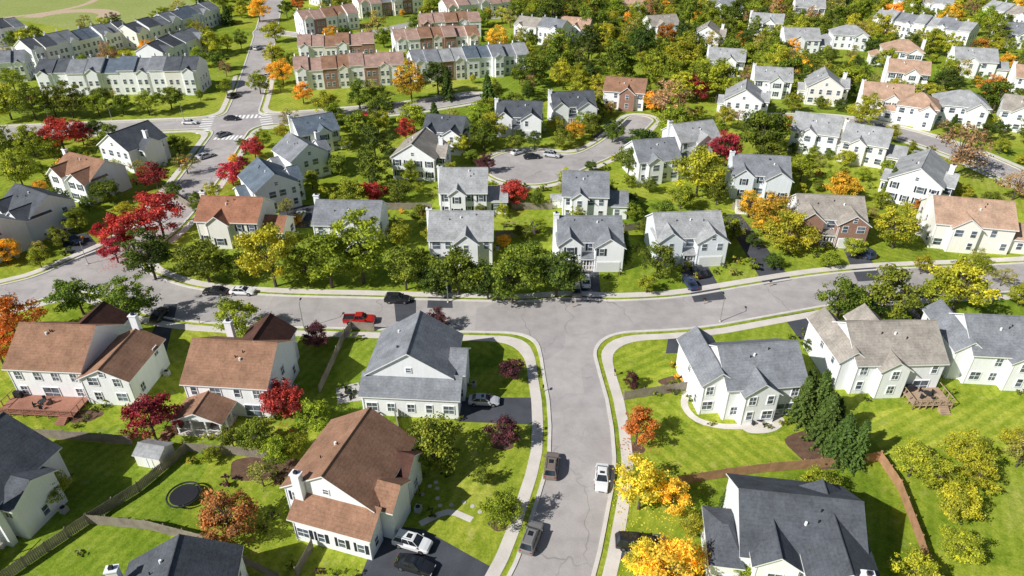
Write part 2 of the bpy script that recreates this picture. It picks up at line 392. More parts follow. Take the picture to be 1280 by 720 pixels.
def house(name,u,v,rot,wings,roof,wall='white',chim=None,detail=False,feats=(),front=None,shut=False,anchor=None,scale=1.):
    gx,gy=anchor if anchor else G(u,v)
    E=empty(name,(gx,gy,0),rad(rot)); E.scale=(scale,)*3
    Wm,Rm,Wn=MB(),MB(),MB()
    rnd=random.Random(int(u*13+v*7))
    wm=WALL[wall]; rm=ROOF[roof]
    for i,w in enumerate(wings):
        r=ROOF[w[7]] if len(w)>7 and w[7] else rm
        wl=WALL[w[8]] if len(w)>8 else wm
        add_wing(Wm,Rm,w,wl,r)
        x0,x1,y0,y1,h,ax,p=w[:7]
        for (ax0,ay0,ax1,ay1,n) in ((x0,y0,x1,y0,(0,-1)),(x1,y0,x1,y1,(1,0)),(x0,y1,x1,y1,(0,1)),(x0,y0,x0,y1,(-1,0))):
            L=math.hypot(ax1-ax0,ay1-ay0); t=((ax1-ax0)/L,(ay1-ay0)/L)
            k=max(1,int(L/(2.5 if n[1] else 3.4)))
            if L<1.9: continue
            for q in range(k):
                dpos=(q+.5)*L/k+rnd.uniform(-.15,.15); px,py=ax0+t[0]*dpos,ay0+t[1]*dpos
                for fl,z in enumerate([.95,3.75] if h>4.6 else [1.0]):
                    if rnd.random()<(.15 if n[1] else .5): continue
                    if inside(wings,px+n[0]*.1,py+n[1]*.1,z,i): continue
                    if fl==0 and n==(0,-1) and any(f[0] in('garage','door','slider') and abs(f[1]-px)<f[2]/2+.7 for f in feats): continue
                    add_window(Wn,px,py,z,t,n,rnd.choice([.85,1.0,1.0,1.5]),1.45,detail,SHUT if (shut and n==(0,-1)) else None)
            if not inside(wings,ax0+n[0]*.1+t[0]*.12,ay0+n[1]*.1+t[1]*.12,1,i):
                Wn.obox((ax0+t[0]*.15+n[0]*.05,ay0+t[1]*.15+n[1]*.05,0),t,n,.1,.08,h-.2,TRIM)
        if ax=='y' and h>4.6 and x1-x0>6: add_window(Wn,(x0+x1)/2,y0,h+.55,(1,0),(0,-1),.7,.8,detail)
    for f in feats:
        if f[0]=='garage':
            _,x,w,y=f[:4]; Wn.obox((x,y-.03,0),(1,0),(0,1),w+.3,.05,2.45,TRIM)
            for k in range(4): Wn.obox((x,y-.08,.06+k*.56),(1,0),(0,1),w,.06,.52,GARD)
        if f[0]=='door':
            _,x,w,y=f[:4]; Wn.obox((x,y-.03,.1),(1,0),(0,1),1.5,.05,2.4,TRIM); Wn.obox((x,y-.08,.15),(1,0),(0,1),.95,.06,2.1,DOORM); Wn.obox((x,y-.7,0),(1,0),(0,1),1.8,1.2,.16,CONC)
        if f[0]=='slider':
            _,x,w,y=f[:4]; add_window(Wn,x,y,.25,(1,0),(0,-1),w,2.1,detail)
        if f[0]=='porch':
            _,x0,x1,y0,y1,h=f[:6]; P=MB()
            P.box(x0,x1,y0,y1,0,.35,CONC)
            for k in range(4):
                xx=x0+.2+(x1-x0-.4)*k/3; P.box(xx-.1,xx+.1,y0+.1,y0+.3,.35,h,TRIM)
            for k in range(1,3):
                yy=y0+.2+(y1-y0)*k/3
                for xx in (x0+.1,x1-.3): P.box(xx,xx+.2,yy,yy+.2,.35,h,TRIM)
            P.box(x0,x1,y0+.12,y0+.2,1.15,1.25,TRIM)
            xw=(x1-x0)
            if f[6:]==('g',):
                add_wing(MB(),P,(x0,x1,y0,y1,h,'y',.45),wm,rm); P.poly([(x0,y0+.05,h),(x1,y0+.05,h),((x0+x1)/2,y0+.05,h+xw/2*.45)],[(0,1,2)],wm)
            else:
                ov=.3; zl=h; zh=h+.28*(y1-y0)
                vv=[(x0-ov,y0-ov,zl),(x1+ov,y0-ov,zl),(x1+ov,y1,zh),(x0-ov,y1,zh)]; v2=[(a,b,c+.18) for a,b,c in vv]
                P.poly(v2,[(0,1,2,3)],rm); P.poly(vv+v2,[(0,1,5,4),(1,2,6,5),(3,0,4,7),(3,2,1,0)],TRIM)
            P.obj('porch',E)
        if f[0]=='deck':
            _,x0,x1,y0,y1,z,mt=f[:7]; D=MB(); n=int((y1-y0)/.28)
            for k in range(n): D.box(x0,x1,y0+k*(y1-y0)/n,y0+(k+.93)*(y1-y0)/n,z-.1,z,mt)
            for xx in np.arange(x0+.06,x1,.001+(x1-x0-.12)/6):
                D.box(xx-.06,xx+.06,y0+.02,y0+.14,0,z+1.0,mt)
            for yy in np.arange(y0+.08,y1,(y1-y0)/3):
                for xx in (x0+.06,x1-.06): D.box(xx-.06,xx+.06,yy-.06,yy+.06,0,z+1.,mt)
            D.box(x0,x1,y0,y0+.1,z+.95,z+1.03,mt); D.box(x0,x0+.1,y0+.11,y1,z+.95,z+1.03,mt); D.box(x1-.1,x1,y0+.11,y1,z+.95,z+1.03,mt)
            for xx in np.arange(x0+.15,x1,.28): D.box(xx-.02,xx+.02,y0+.03,y0+.07,z,z+.95,mt)
            for k in range(4): D.box(x1-2.2,x1-.8,y0-.3*(k+1),y0-.3*k-.002,0,z*(1-(k+1)/5),mt)
            cx,cy=(x0+x1)/2,(y0+y1)/2; D.cyl((cx,cy,z),.05,.7,DARK,6); D.cyl((cx,cy,z+.7),.6,.05,DARK,12)
            for k in range(4):
                a=k*math.pi/2+.4; px,py=cx+1.0*math.cos(a),cy+1.0*math.sin(a); D.box(px-.22,px+.22,py-.22,py+.22,z+.42,z+.47,DARK)
                D.obox((px+.2*math.cos(a),py+.2*math.sin(a),z),(-math.sin(a),math.cos(a)),(math.cos(a),math.sin(a)),.42,.05,.9,DARK)
            D.box(x0+.5,x0+1.6,y1-.9,y1-.3,z,z+1.05,DARK)
            D.obj('deck',E)
    if chim:
        for (cx,cy,ch) in chim:
            C=MB(); C.box(cx-.55,cx+.55,cy-.4,cy+.4,0,ch,wm); C.box(cx-.65,cx+.65,cy-.5,cy+.5,ch,ch+.15,TRIM); C.box(cx-.2,cx+.2,cy-.2,cy+.2,ch+.15,ch+.5,DARK); C.obj('chimney',E)
    V=MB()
    w=wings[0]
    for k in range(3):
        f=rnd.uniform(.25,.75); g2=rnd.uniform(.25,.42)
        if w[5] in 'xX': px=w[0]+(w[1]-w[0])*f; py=w[2]+(w[3]-w[2])*g2; zz=w[4]+(py-w[2])*w[6]
        else: py=w[2]+(w[3]-w[2])*f; px=w[0]+(w[1]-w[0])*g2; zz=w[4]+(px-w[0])*w[6]
        if w[5] in 'xy': V.cyl((px,py,zz),.08 if k else .16,.6,DARK if k else TRIM,8)
    V.obj('roof_vents',E)
    A=MB(); ax_=max(q[1] for q in wings)+.9; A.box(ax_-.4,ax_+.4,w[3]*.55,w[3]*.55+.8,0,.85,HUBM); A.cyl((ax_,w[3]*.55+.4,.855),.3,.04,DARK,10); A.obj('air_conditioner',E)
    Wm.obj('walls',E); Rm.obj('roof',E); Wn.obj('windows',E)
    cs,sn=math.cos(rad(rot)),math.sin(rad(rot))
    for w in wings:
        cx,cy=(w[0]+w[1])/2*scale,(w[2]+w[3])/2*scale; FOOT.append((gx+cx*cs-cy*sn,gy+cx*sn+cy*cs,max(w[1]-w[0],w[3]-w[2])/2*scale))
    return E

# --- foreground houses
house('suburban_house',-56,672,-14,[(-6,7,0,11,6,'y',.65),(6.8,9,2,8,5.4,'x',.5)],'dkgrey',detail=True,feats=[('deck',-3,8,-4,-.02,1.6,WOODG)],chim=[(7.4,1,9)])
house('suburban_house',70,499,-4,[(-5.7,5.9,0,11.6,5.9,'x',.66),(5.8,13.2,-.6,9.5,4.9,'y',.5),(-2,5,8,14.5,5.6,'y',.7,'dkbrown')],'brown',detail=True,chim=[(9.5,9.8,9.2)],
      feats=[('deck',-6.2,5.6,-4.2,-.02,.7,WOODR),('slider',0,2.4,0)])
house('suburban_house',283,519,-5,[(-5.2,7.2,0,11.,5.9,'x',.66),(-1,6,8,14.5,5.7,'y',.7,'dkbrown')],'brown',detail=True,chim=[(-3,11.5,8.7)],
      feats=[('porch',-5.,1.8,-4.6,-.02,2.9,'g'),('slider',4.5,2.4,0),('deck',-6.6,-5.1,-4.6,-.1,.6,WOODR)])
house('suburban_house',513,521,-4,[(-6.4,6,2.4,12.8,5.9,'y',.64),(-6.9,7.2,0,2.9,3.9,'s',.62),(5.6,7.6,4,10,5.4,'x',.7)],'grey',detail=True,wall='white')
house('suburban_house',403,683,-17,[(-5.8,6.0,2.6,14.2,5.8,'y',.62),(-3.5,6.6,0,3,4.0,'s',.58),(5.6,8.0,3.4,8,5.3,'x',.7),(5.6,7.4,9,13,5.1,'x',.7,'dkbrown')],'brown',detail=True,chim=[(-3.2,2.1,9.2)],shut=True)
house('suburban_house',225,840,10,[(-5.5,5.5,0,9.5,5.8,'y',.55)],'dkgrey',detail=True,chim=[(-6.1,7,8.4)])
house('suburban_house',985,742,-8,[(-6.0,6.8,0,11.2,5.9,'x',.66),(.4,7.3,-3,9,6.5,'y',.62),(-9,-5.9,-.4,7,4.2,'X',.5),(-4.9,-.4,-1.5,6.5,6.35,'y',.72)],'dkgrey',detail=True,chim=[(5.2,-3.4,9.2)])
house('suburban_house',939,522,6,[(-4.5,7.2,0,10.6,5.9,'x',.66),(-7.6,-2.6,1.5,12.5,5.75,'y',.75),(-2.4,2.6,-1.3,6,5.6,'y',.75)],'grey',detail=True,feats=[('slider',4.7,2.4,0)])
house('suburban_house',1110,491,2,[(-6.3,7.2,0,11,5.8,'x',.66),(-8.4,-4.2,1,12.5,5.6,'y',.8),(-3,1.2,-1.2,5,5.4,'y',.7),(-2,3,8,13,5.5,'y',.8)],'taupe',detail=True,
      feats=[('deck',1.6,7.6,-4,-.02,.9,WOODT),('slider',4.5,2.4,0)])
house('suburban_house',1254,482,-5,[(-6.3,7.2,0,11,5.8,'x',.64),(-8.4,-4.2,1,12.5,5.6,'y',.8),(-1,3.2,-1.2,5,5.4,'y',.7)],'grey',detail=True,feats=[('slider',5.5,2.2,0)])

# --- templates for the rows behind
def TB(w=13,d=11): k=w/2; return [(-k,k,1.5,d,5.8,'x',.64),(-k-.1,-k*.3,0,6,5.65,'y',.8),(k*.12,k+.12,-.6,5.5,5.5,'y',.68)]
def TA(w=13,d=11): k=w/2; return [(-k,k,0,d,5.9,'x',.64),(-k*.6,k*.1,-1.1,6,5.7,'y',.75),(k-.1,k+4.6,1,8,3.3,'x',.55)]
def TC(w=11,d=14): k=w/2; return [(-k,k,0,d,6,'y',.64),(k-.2,k+2,3,9,5.6,'x',.7),(-k-2,-k+.2,5,11,3.4,'x',.5)]
def TS(w=13,d=10): k=w/2; return [(-k,k,0,d,5.8,'x',.62),(-k*.2,k*.55,-1.3,5,5.5,'y',.8)]
def TH2(w=13,d=10): k=w/2; return [(-k,k,0,d,5.8,'X',.6),(k*.1,k*.9,-2,5,5.4,'y',.75),(-k-4,-k+.1,1.5,8,3.3,'X',.5)]
def feB(w=13): k=w/2; return [('garage',k*.56,4.6,-.6),('door',-.5,1.2,1.5),('porch',-k*.25,k*.1,-.3,1.48,2.7)]
HL=[
 (737,338,0,TB(12.5),'grey','white',feB(12.5)),(862,332,4,TB(13.5),'ltgrey','pale',feB(13.5)),(577,331,0,TS(12.5,11),'ltgrey','white',[]),
 (580,270,0,TA(10.5,11),'ltgrey','white',[]),(730,275,-4,TA(10,11),'grey','white',[]),(436,312,-2,TS(13.5,10),'grey','white',[]),
 (290,308,-4,TA(13,10),'orange','cream',[]),(352,264,35,TC(10,12),'blue','white',[]),(392,224,40,TC(10,11),'grey','white',[]),(403,190,30,TS(11,10),'blue','white',[]),
 (1035,308,-6,TB(13.5),'taupe','brick',feB(13.5)),(1208,314,-12,TA(15,11),'tan','cream',[]),(948,250,-8,TB(13),'grey','pale',[]),
 (822,228,12,TA(11,11),'grey','white',[]),(872,200,18,TS(12,10),'ltgrey','white',[]),(518,225,-10,TC(11,12),'taupe','white',[]),(552,192,-12,TB(11),'dkgrey','white',[]),
 (648,172,-4,TB(13),'dkgrey','white',feB(13)),(718,158,6,TB(13),'dkgrey','white',feB(13)),(778,137,-14,TS(13,10),'brown','brick',[]),
 (1073,206,-30,TA(11,10),'ltgrey','cream',[]),(1135,258,-35,TC(11,15),'ltgrey','white',[]),(1012,192,-25,TA(12,11),'ltgrey','white',[]),
 (150,212,-25,TC(11,12),'dkgrey','white',[]),(93,250,-25,TB(13),'brown','white',[]),(22,297,-30,TB(12),'dkgrey','white',[]),
 (1027,132,-15,TC(11,12),'ltgrey','cream',[]),(1125,84,-15,TH2(14,11),'tan','white',[]),(1197,157,-20,TH2(14,11),'ltgrey','white',[]),(1214,97,-15,TA(14,11),'ltgrey','white',[]),
 (1103,147,-20,TS(14,11),'tan','cream',[]),(1140,158,-30,TH2(11,10),'tan','white',[]),(925,150,-18,TC(11,12),'ltgrey','white',[]),(963,122,-12,TS(12,10),'ltgrey','white',[]),
 (715,52,-20,TS(14,11),'tan','white',[]),(1000,68,-5,TA(14,11),'ltgrey','white',[]),(1130,112,-20,TS(13,10),'tan','white',[]),
 (1270,60,-10,TS(14,11),'grey','white',[]),(880,62,-20,TC(11,12),'taupe','white',[]),(955,45,-20,TS(14,10),'ltgrey','white',[]),(830,48,15,TA(14,10),'taupe','white',[]),
 (1340,300,-20,TA(13,11),'tan','white',[]),(-45,330,-25,TB(12),'grey','white',[]),(1060,62,-10,TH2(14,10),'ltgrey','white',[]),(1290,120,-20,TS(13,10),'tan','white',[]),
 (905,95,-15,TS(13,10),'ltgrey','white',[]),(790,22,5,TS(14,10),'tan','white',[]),(900,22,-10,TA(13,10),'grey','white',[]),(1010,25,-12,TS(14,10),'ltgrey','cream',[]),(1275,165,-30,TA(13,10),'taupe','white',[]),
]
for i,(u,v,r,ws,rf,wl,fe) in enumerate(HL):
    nm='brick_house' if wl=='brick' else 'suburban_house'
    k=(ws[0][1])
    if wl=='brick': ws=[ws[0]+(None,'white')]+[w+(None,'brick') for w in ws[1:]]
    house(nm,u,v,r,ws,rf,wl,chim=[(-k-.4 if ws[0][5]=='x' else k+.4,6,9.6)] if i%3!=1 else None,feats=fe,shut=(i%3==0))

# --- townhouse rows
def townrow(u1,v1,u2,v2,n,cols,depth=11,h=6.8,wall='white',brick=.0):
    a=Vector(G(u1,v1)+(0,));b=Vector(G(u2,v2)+(0,)); d=b-a; L=d.length; ang=math.atan2(d.y,d.x)
    E=empty('townhouse_row',a,ang); Wm,Rm,Wn=MB(),MB(),MB(); rnd=random.Random(u1*3+v1)
    w=L/n
    for i in range(n):
        x0=i*w+.02;x1=(i+1)*w-.02; oy=rnd.choice([0,.9,1.6]); hh=h+rnd.choice([0,.35,.7]); rf=ROOF[cols[(i//2)%len(cols)]]
        wn=WALL['brick' if rnd.random()<brick else (wall if rnd.random()<.75 else 'cream')]
        add_wing(Wm,Rm,(x0,x1,oy,oy+depth,hh,'x',.52),wn,rf,ov=.3)
        if i%3==0: add_wing(Wm,Rm,(x0+.9,x1-.9,oy-.8,oy+4,hh-.3,'y',.7),wn,rf,ov=.3)
        yy=oy-(.8 if i%3==0 else 0)
        for fl in (.9,3.7):
            for fx in (.3,.7): add_window(Wn,x0+(x1-x0)*fx,yy,fl,(1,0),(0,-1),1.,1.5,False)
        Rm.beam((x0+.6,oy+depth/2+.8,hh+depth*.2),(x0+.61,oy+depth/2+.8,hh+depth*.29+.7),.3,TRIM,n=4)
    for fx,n2 in ((.02,(-1,0)),(L-.02,(1,0))):
        for yy in (3,6,9):
            for fl in (.9,3.7): add_window(Wn,fx,yy,fl,(0,1),n2,.9,1.4,False)
    Wm.obj('walls',E);Rm.obj('roof',E);Wn.obj('windows',E)
    for i in range(n+1):
        p=a+d*(i/n)+Vector((-d.y,d.x,0))/L*depth/2; FOOT.append((p.x,p.y,depth/2))
g1=['dkgrey','grey','blue','grey']; b1=['rose','brown','rose','orange']
townrow(52,122,252,118,10,g1,12,7.5)
townrow(50,86,172,58,9,g1); townrow(178,62,280,30,8,g1); townrow(212,90,262,66,4,g1); townrow(-30,108,38,102,4,g1)
townrow(372,115,508,106,8,['rose','brown','rose'],brick=.2); townrow(520,106,662,92,9,['grey','ltgrey','blue'],brick=.2)
townrow(376,82,470,78,6,b1,brick=.3); townrow(497,74,600,66,7,['rose','brown'],brick=.3); townrow(528,50,602,46,5,b1,brick=.3); townrow(382,45,450,36,5,b1,brick=.25)
townrow(452,24,530,16,6,['rose','grey'],brick=.25); townrow(560,28,640,20,6,['rose','taupe'],brick=.25); townrow(1085,42,1205,62,9,['ltgrey','grey']); townrow(1112,20,1185,26,6,['ltgrey','taupe'])
townrow(640,52,700,60,4,['taupe','grey']); townrow(1220,30,1290,44,5,['ltgrey','taupe']); townrow(0,60,38,52,3,g1); townrow(400,8,440,2,4,b1)

# ------------------------------------------------------------------ trees
def leaf_obj(name,V,Fc,var,trunk):
    n=len(V); M=trunk; tv=len(M.v); me=bpy.data.meshes.new(name)
    verts=M.v+[tuple(p) for p in V.reshape(-1,3)]
    faces=M.f+[(tv+4*i,tv+4*i+1,tv+4*i+2,tv+4*i+3) for i in range(n)]
    me.from_pydata(verts,[],faces)
    me.materials.append(BARK); me.materials.append(LEAF)
    me.polygons.foreach_set('material_index',[0]*len(M.f)+[1]*n)
    at=me.attributes.new('leafvar','FLOAT','FACE'); at.data.foreach_set('value',[.5]*len(M.f)+list(var))
    me.update(); return me
def leaves(rng,C,Nrm,size,fl=.6):
    n=len(C); r=rng.normal(size=(n,3)); nn=Nrm*fl+r*.55; nn/=np.linalg.norm(nn,axis=1)[:,None]+1e-9
    t=np.cross(nn,rng.normal(size=(n,3))); t/=np.linalg.norm(t,axis=1)[:,None]+1e-9
    b=np.cross(nn,t); s=size[:,None]
    return np.stack([C-t*s,C-b*s*.62,C+t*s,C+b*s*.62],1)
def deciduous(name,seed,R=4.,H=9.,ncl=66,nl=160,shape=1.,lo=.2,lsz=.17,sparse=1.,irr=.28,asym=.0):
    rng=np.random.default_rng(seed); T=MB()
    T.beam((0,0,-.1),(0,0,H*.3),.22,BARK,.16,8); T.beam((0,0,H*.3),(.1,.05,H*.75),.16,BARK,.05,6)
    cz=H*(1+lo)/2*.98; rz=H*(1-lo)/2
    Cs=[];Ns=[];Sz=[];Vr=[]
    lob=rng.normal(size=(9,3)); lob/=np.linalg.norm(lob,axis=1)[:,None]; amp=rng.uniform(-irr,irr*1.1,9)
    ex=1+asym*rng.uniform(-1,1)
    for i in range(ncl):
        d=rng.normal(size=3); d/=np.linalg.norm(d)
        f=1+sum(a*max(0,d@l)**4 for a,l in zip(amp,lob))
        rr=rng.uniform(.25,.95)**.6*f; wx=1-(.35*max(0,d[2]))*shape
        c=np.array((d[0]*R*rr*wx*ex,d[1]*R*rr*wx/ex,cz+d[2]*rz*rr)); cr=R*rng.uniform(.1,.25)
        if i%3==0: T.beam((0,0,H*rng.uniform(.25,.5)),tuple(c),.07,BARK,.02,4)
        n=int(nl*(cr/R/.25)**2*sparse)
        q=rng.normal(size=(n,3)); q/=np.linalg.norm(q,axis=1)[:,None]
        P=c+q*np.array((1,1,.62))*cr*(rng.uniform(.3,1.4,n)[:,None])
        Cs.append(P); o=P-np.array((0,0,cz-.5)); o/=np.linalg.norm(o,axis=1)[:,None]+1e-9; Ns.append(q*.6+o*.5+np.array((0,0,.15)))
        Sz.append(rng.uniform(.55,1.5,n)*lsz); Vr.append(np.clip(rng.normal(.5,.22)+rng.normal(0,.18,n),0,1))
    C=np.concatenate(Cs);V=leaves(rng,C,np.concatenate(Ns),np.concatenate(Sz))
    return leaf_obj(name,V,None,np.concatenate(Vr),T)
def conifer(name,seed,R=2.3,H=8.):
    rng=np.random.default_rng(seed); T=MB(); T.beam((0,0,-.1),(0,0,H*.95),.2,BARK,.03,7)
    Cs=[];Ns=[];Vr=[]; nb=150
    for i in range(nb):
        z=.06+.92*(i/nb)**.9; a=i*2.399+rng.uniform(-.3,.3); L=R*(1-z)**.8*rng.uniform(.65,1.15)+.12
        for k in range(16):
            f=(k+1)/16; n=3
            p=np.array((math.cos(a)*L*f,math.sin(a)*L*f,z*H-.28*L*f*f+.0)); q=p+rng.normal(size=(n,3))*.09*(1.6-f)*R/2
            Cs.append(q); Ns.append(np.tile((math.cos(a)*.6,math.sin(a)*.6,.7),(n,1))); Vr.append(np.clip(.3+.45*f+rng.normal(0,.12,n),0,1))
    C=np.concatenate(Cs); V=leaves(rng,C,np.concatenate(Ns),rng.uniform(.12,.24,len(C)))
    return leaf_obj(name,V,None,np.concatenate(Vr),T)
DEC=[deciduous('tree_a',1,asym=.15),deciduous('tree_b',2,ncl=80,irr=.4),deciduous('tree_c',3,H=8,lo=.18,shape=.5,asym=.2),deciduous('tree_d',4,H=10,lo=.2,ncl=84),deciduous('tree_e',5,shape=1.9,lo=.12,H=10),deciduous('tree_f',6,ncl=74,H=8.5,irr=.45),
     deciduous('tree_g',7,ncl=60,H=9.5,irr=.4,asym=.25,shape=1.5),deciduous('tree_h',8,ncl=70,H=8.5,lo=.15,irr=.35,shape=.7)]
THIN=[deciduous('thin_tree_a',11,ncl=48,nl=80,H=9.5,shape=1.3,lsz=.17,irr=.45),deciduous('thin_tree_b',12,ncl=52,nl=70,H=9,lsz=.17,irr=.45,asym=.2)]
SHR=[deciduous('shrub_a',21,R=1.2,H=1.9,ncl=16,nl=60,lo=.02,lsz=.13,shape=.3),deciduous('shrub_b',22,R=1.2,H=1.6,ncl=14,nl=60,lo=.0,lsz=.13,shape=.2)]
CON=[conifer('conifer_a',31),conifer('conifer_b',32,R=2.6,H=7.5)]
FC={'g':(.20,.26,.03),'dg':(.105,.16,.025),'yg':(.48,.49,.045),'lg':(.33,.40,.035),'y':(.95,.74,.08),'yo':(.85,.53,.06),'o':(.66,.26,.055),'r':(.62,.065,.07),
    'dr':(.36,.045,.06),'m':(.16,.055,.065),'ol':(.43,.41,.1),'br':(.47,.31,.16),'c':(.10,.16,.035),'ob':(.5,.24,.085)}
NM={'g':'green_maple_tree','dg':'oak_tree','yg':'linden_tree','lg':'green_maple_tree','y':'yellow_maple_tree','yo':'yellow_maple_tree','o':'orange_maple_tree','r':'red_maple_tree',
    'dr':'red_maple_tree','m':'plum_tree','ol':'honey_locust_tree','br':'birch_tree','c':'spruce_tree','ob':'orange_maple_tree'}
TREES=[]; LIT=[]; rt=random.Random(3)
def put_tree(x,y,R,Ht,c,kind=None):
    col=FC[c]
    if c=='c': me=rt.choice(CON); r0,h0=2.45,7.75
    elif kind=='s': me=rt.choice(SHR); r0,h0=1.2,1.8
    elif kind=='t' or c in('br','ol'): me=rt.choice(THIN); r0,h0=4.,9.2
    else: me=rt.choice(DEC); r0,h0=4.,9.
    o=bpy.data.objects.new('garden_shrub' if kind=='s' else NM[c],me); COL.objects.link(o)
    o.location=(x,y,0); k=R/r0; o.scale=(k*rt.uniform(.88,1.12),k*rt.uniform(.88,1.12),Ht/h0); o.rotation_euler=(rt.uniform(-.05,.05),rt.uniform(-.05,.05),rt.uniform(0,6.28))
    j=rt.uniform(.8,1.18) if c!='y' else 1.; o.color=(col[0]*j*rt.uniform(.9,1.12),col[1]*j,col[2]*j,1)
    TREES.append((x,y,R))
    if c in('y','yo','o','r','dr','br','ob') and kind is None and y<180: LIT.append((x,y,R,c))
def tree_px(uc,vc,rp,c,kind=None,k=None):
    if k is None: k=2.05 if c!='c' else 3.3
    if kind=='s': k=1.4
    vb=vc
    for _ in range(5):
        R=rp/S(vb); H=R*k; vb=vc+.58*H*S(vb)*cT*(.9 if c!='c' else .8)
    x,y=G(uc,vb)
    put_tree(x,y,R,H,c,kind)
TL=[(195,322,30,'dg'),(262,322,34,'g'),(300,330,22,'g'),(345,320,42,'yg'),(415,325,38,'lg'),(455,316,42,'lg'),(508,335,30,'g'),(573,336,36,'g'),(640,345,37,'g'),(695,338,36,'dg'),(610,350,26,'dg'),(660,325,25,'g'),(540,350,20,'dg'),(385,335,24,'lg'),
(820,325,24,'g'),(808,353,14,'lg'),(205,268,30,'r'),(168,285,30,'r'),(148,312,18,'r'),(128,290,12,'r'),(105,366,30,'g'),(168,380,30,'g'),(298,392,27,'lg'),(25,398,34,'o'),(5,430,28,'o'),(398,418,17,'m'),(548,400,14,'m'),
(195,520,33,'dr'),(358,495,30,'r'),(395,517,22,'lg'),(545,548,38,'g'),(628,536,25,'m'),(640,458,18,'m'),(790,476,12,'m'),(795,530,26,'o'),(798,602,38,'y'),(838,615,26,'y'),(838,695,44,'y'),(800,690,24,'y'),(865,655,20,'yg'),(625,632,27,'lg'),(603,594,13,'g'),
(290,640,34,'ob'),(75,607,22,'lg'),(38,556,14,'lg'),(265,566,13,'lg'),(292,542,18,'g'),(322,540,22,'g'),(350,560,20,'lg'),(372,552,18,'lg'),(330,590,20,'ol'),(372,600,12,'dg'),(1135,572,26,'yg'),(1165,590,24,'yg'),(1205,560,28,'yg'),
(1270,560,26,'ol'),(1190,625,27,'yg'),(1190,675,22,'yg'),(1215,590,22,'yg'),(1262,545,18,'yg'),(1135,705,30,'yg'),(930,712,26,'lg'),(1020,600,22,'lg'),(1045,370,33,'g'),(1100,366,36,'g'),(1190,352,40,'yg'),(1160,365,22,'lg'),(1272,366,18,'yg'),(1072,380,22,'dg'),
(1010,431,10,'dg'),(1115,286,27,'yg'),(985,292,28,'yg'),(955,268,26,'yo'),(935,258,16,'yo'),(870,218,32,'yg'),(785,200,20,'g'),(642,240,20,'r'),(468,240,19,'r'),(508,165,13,'r'),(440,242,24,'lg'),(498,238,18,'g'),
(605,170,20,'g'),(645,178,13,'g'),(702,172,14,'g'),(740,158,14,'g'),(668,176,12,'dg'),(470,180,22,'dg'),(462,212,24,'g'),(492,200,14,'dg'),(320,186,15,'r'),(292,216,18,'r'),(305,205,10,'dr'),(198,220,18,'dr'),(82,170,22,'r'),(105,168,14,'r'),(68,186,14,'lg'),
(138,238,18,'g'),(30,215,22,'yg'),(45,180,18,'lg'),(10,182,18,'g'),(75,252,17,'g'),(10,312,20,'yo'),(52,322,14,'lg'),(15,130,22,'yg'),(45,132,20,'g'),(92,130,20,'g'),(125,132,15,'lg'),(155,130,15,'g'),(187,130,15,'lg'),(215,122,16,'g'),
(225,182,13,'g'),(355,90,18,'yo'),(326,105,14,'lg'),(345,70,14,'yg'),(345,40,14,'yg'),(325,15,14,'yo'),(515,108,22,'yo'),(548,100,20,'dg'),(450,120,18,'g'),(410,132,16,'yg'),(476,122,14,'g'),(365,150,14,'ol'),(355,165,12,'yg'),(380,118,14,'yo'),
(830,132,28,'br'),(870,110,17,'dr'),(905,188,22,'dr'),(950,165,34,'g'),(895,105,26,'lg'),(1190,185,36,'br'),(1265,230,22,'br'),(1050,232,20,'yo'),(1000,210,18,'lg'),(960,190,18,'g'),(1100,250,13,'lg'),(1075,140,18,'yg'),
(790,262,12,'lg'),(765,245,12,'g'),(830,262,15,'g'),(895,240,18,'g'),(672,250,13,'g'),(525,270,15,'g'),(515,215,14,'lg'),(565,215,12,'yg'),(605,205,12,'m'),(590,195,10,'g'),(650,140,14,'g'),(600,150,17,'lg'),(765,165,14,'g'),(800,178,22,'dg'),(840,170,18,'g'),(850,245,18,'lg'),
(415,280,18,'g'),(500,290,18,'lg'),(655,290,14,'g'),(370,235,14,'g'),(425,205,16,'g'),(235,205,14,'ol'),(268,240,13,'yg'),(250,252,14,'g'),(218,238,12,'g'),(100,275,15,'lg'),(112,255,10,'g'),(70,130,16,'g'),(275,75,14,'g'),(160,70,10,'yg'),
(845,455,9,'yo','s'),(850,470,9,'yo','s'),(842,478,7,'lg','s'),(730,155,12,'lg'),(575,180,16,'yg'),(1220,330,15,'lg'),(1150,330,14,'yg'),(1250,345,14,'ol'),(940,330,10,'g','s'),
(700,75,26,'g'),(735,60,24,'dg'),(770,85,26,'g'),(690,25,22,'dg'),(740,25,24,'g'),(820,85,24,'lg'),(850,70,20,'yg'),(1240,120,24,'g'),(1060,100,20,'lg'),(985,95,22,'g'),(665,90,20,'g'),(800,60,20,'dg'),(860,20,20,'g'),(930,75,18,'lg'),(1040,30,18,'g')]
for t in TL: tree_px(*t)
for u,v,r in ((1000,500,22),(1018,496,24),(1025,525,24),(1045,545,24),(1062,552,22),(1005,480,16),(915,612,13),(1040,520,18),(905,622,11),(468,232,10),(545,150,12),(560,110,12),(612,120,14),(780,310,12),(1110,230,12)): tree_px(u,v,r,'c')
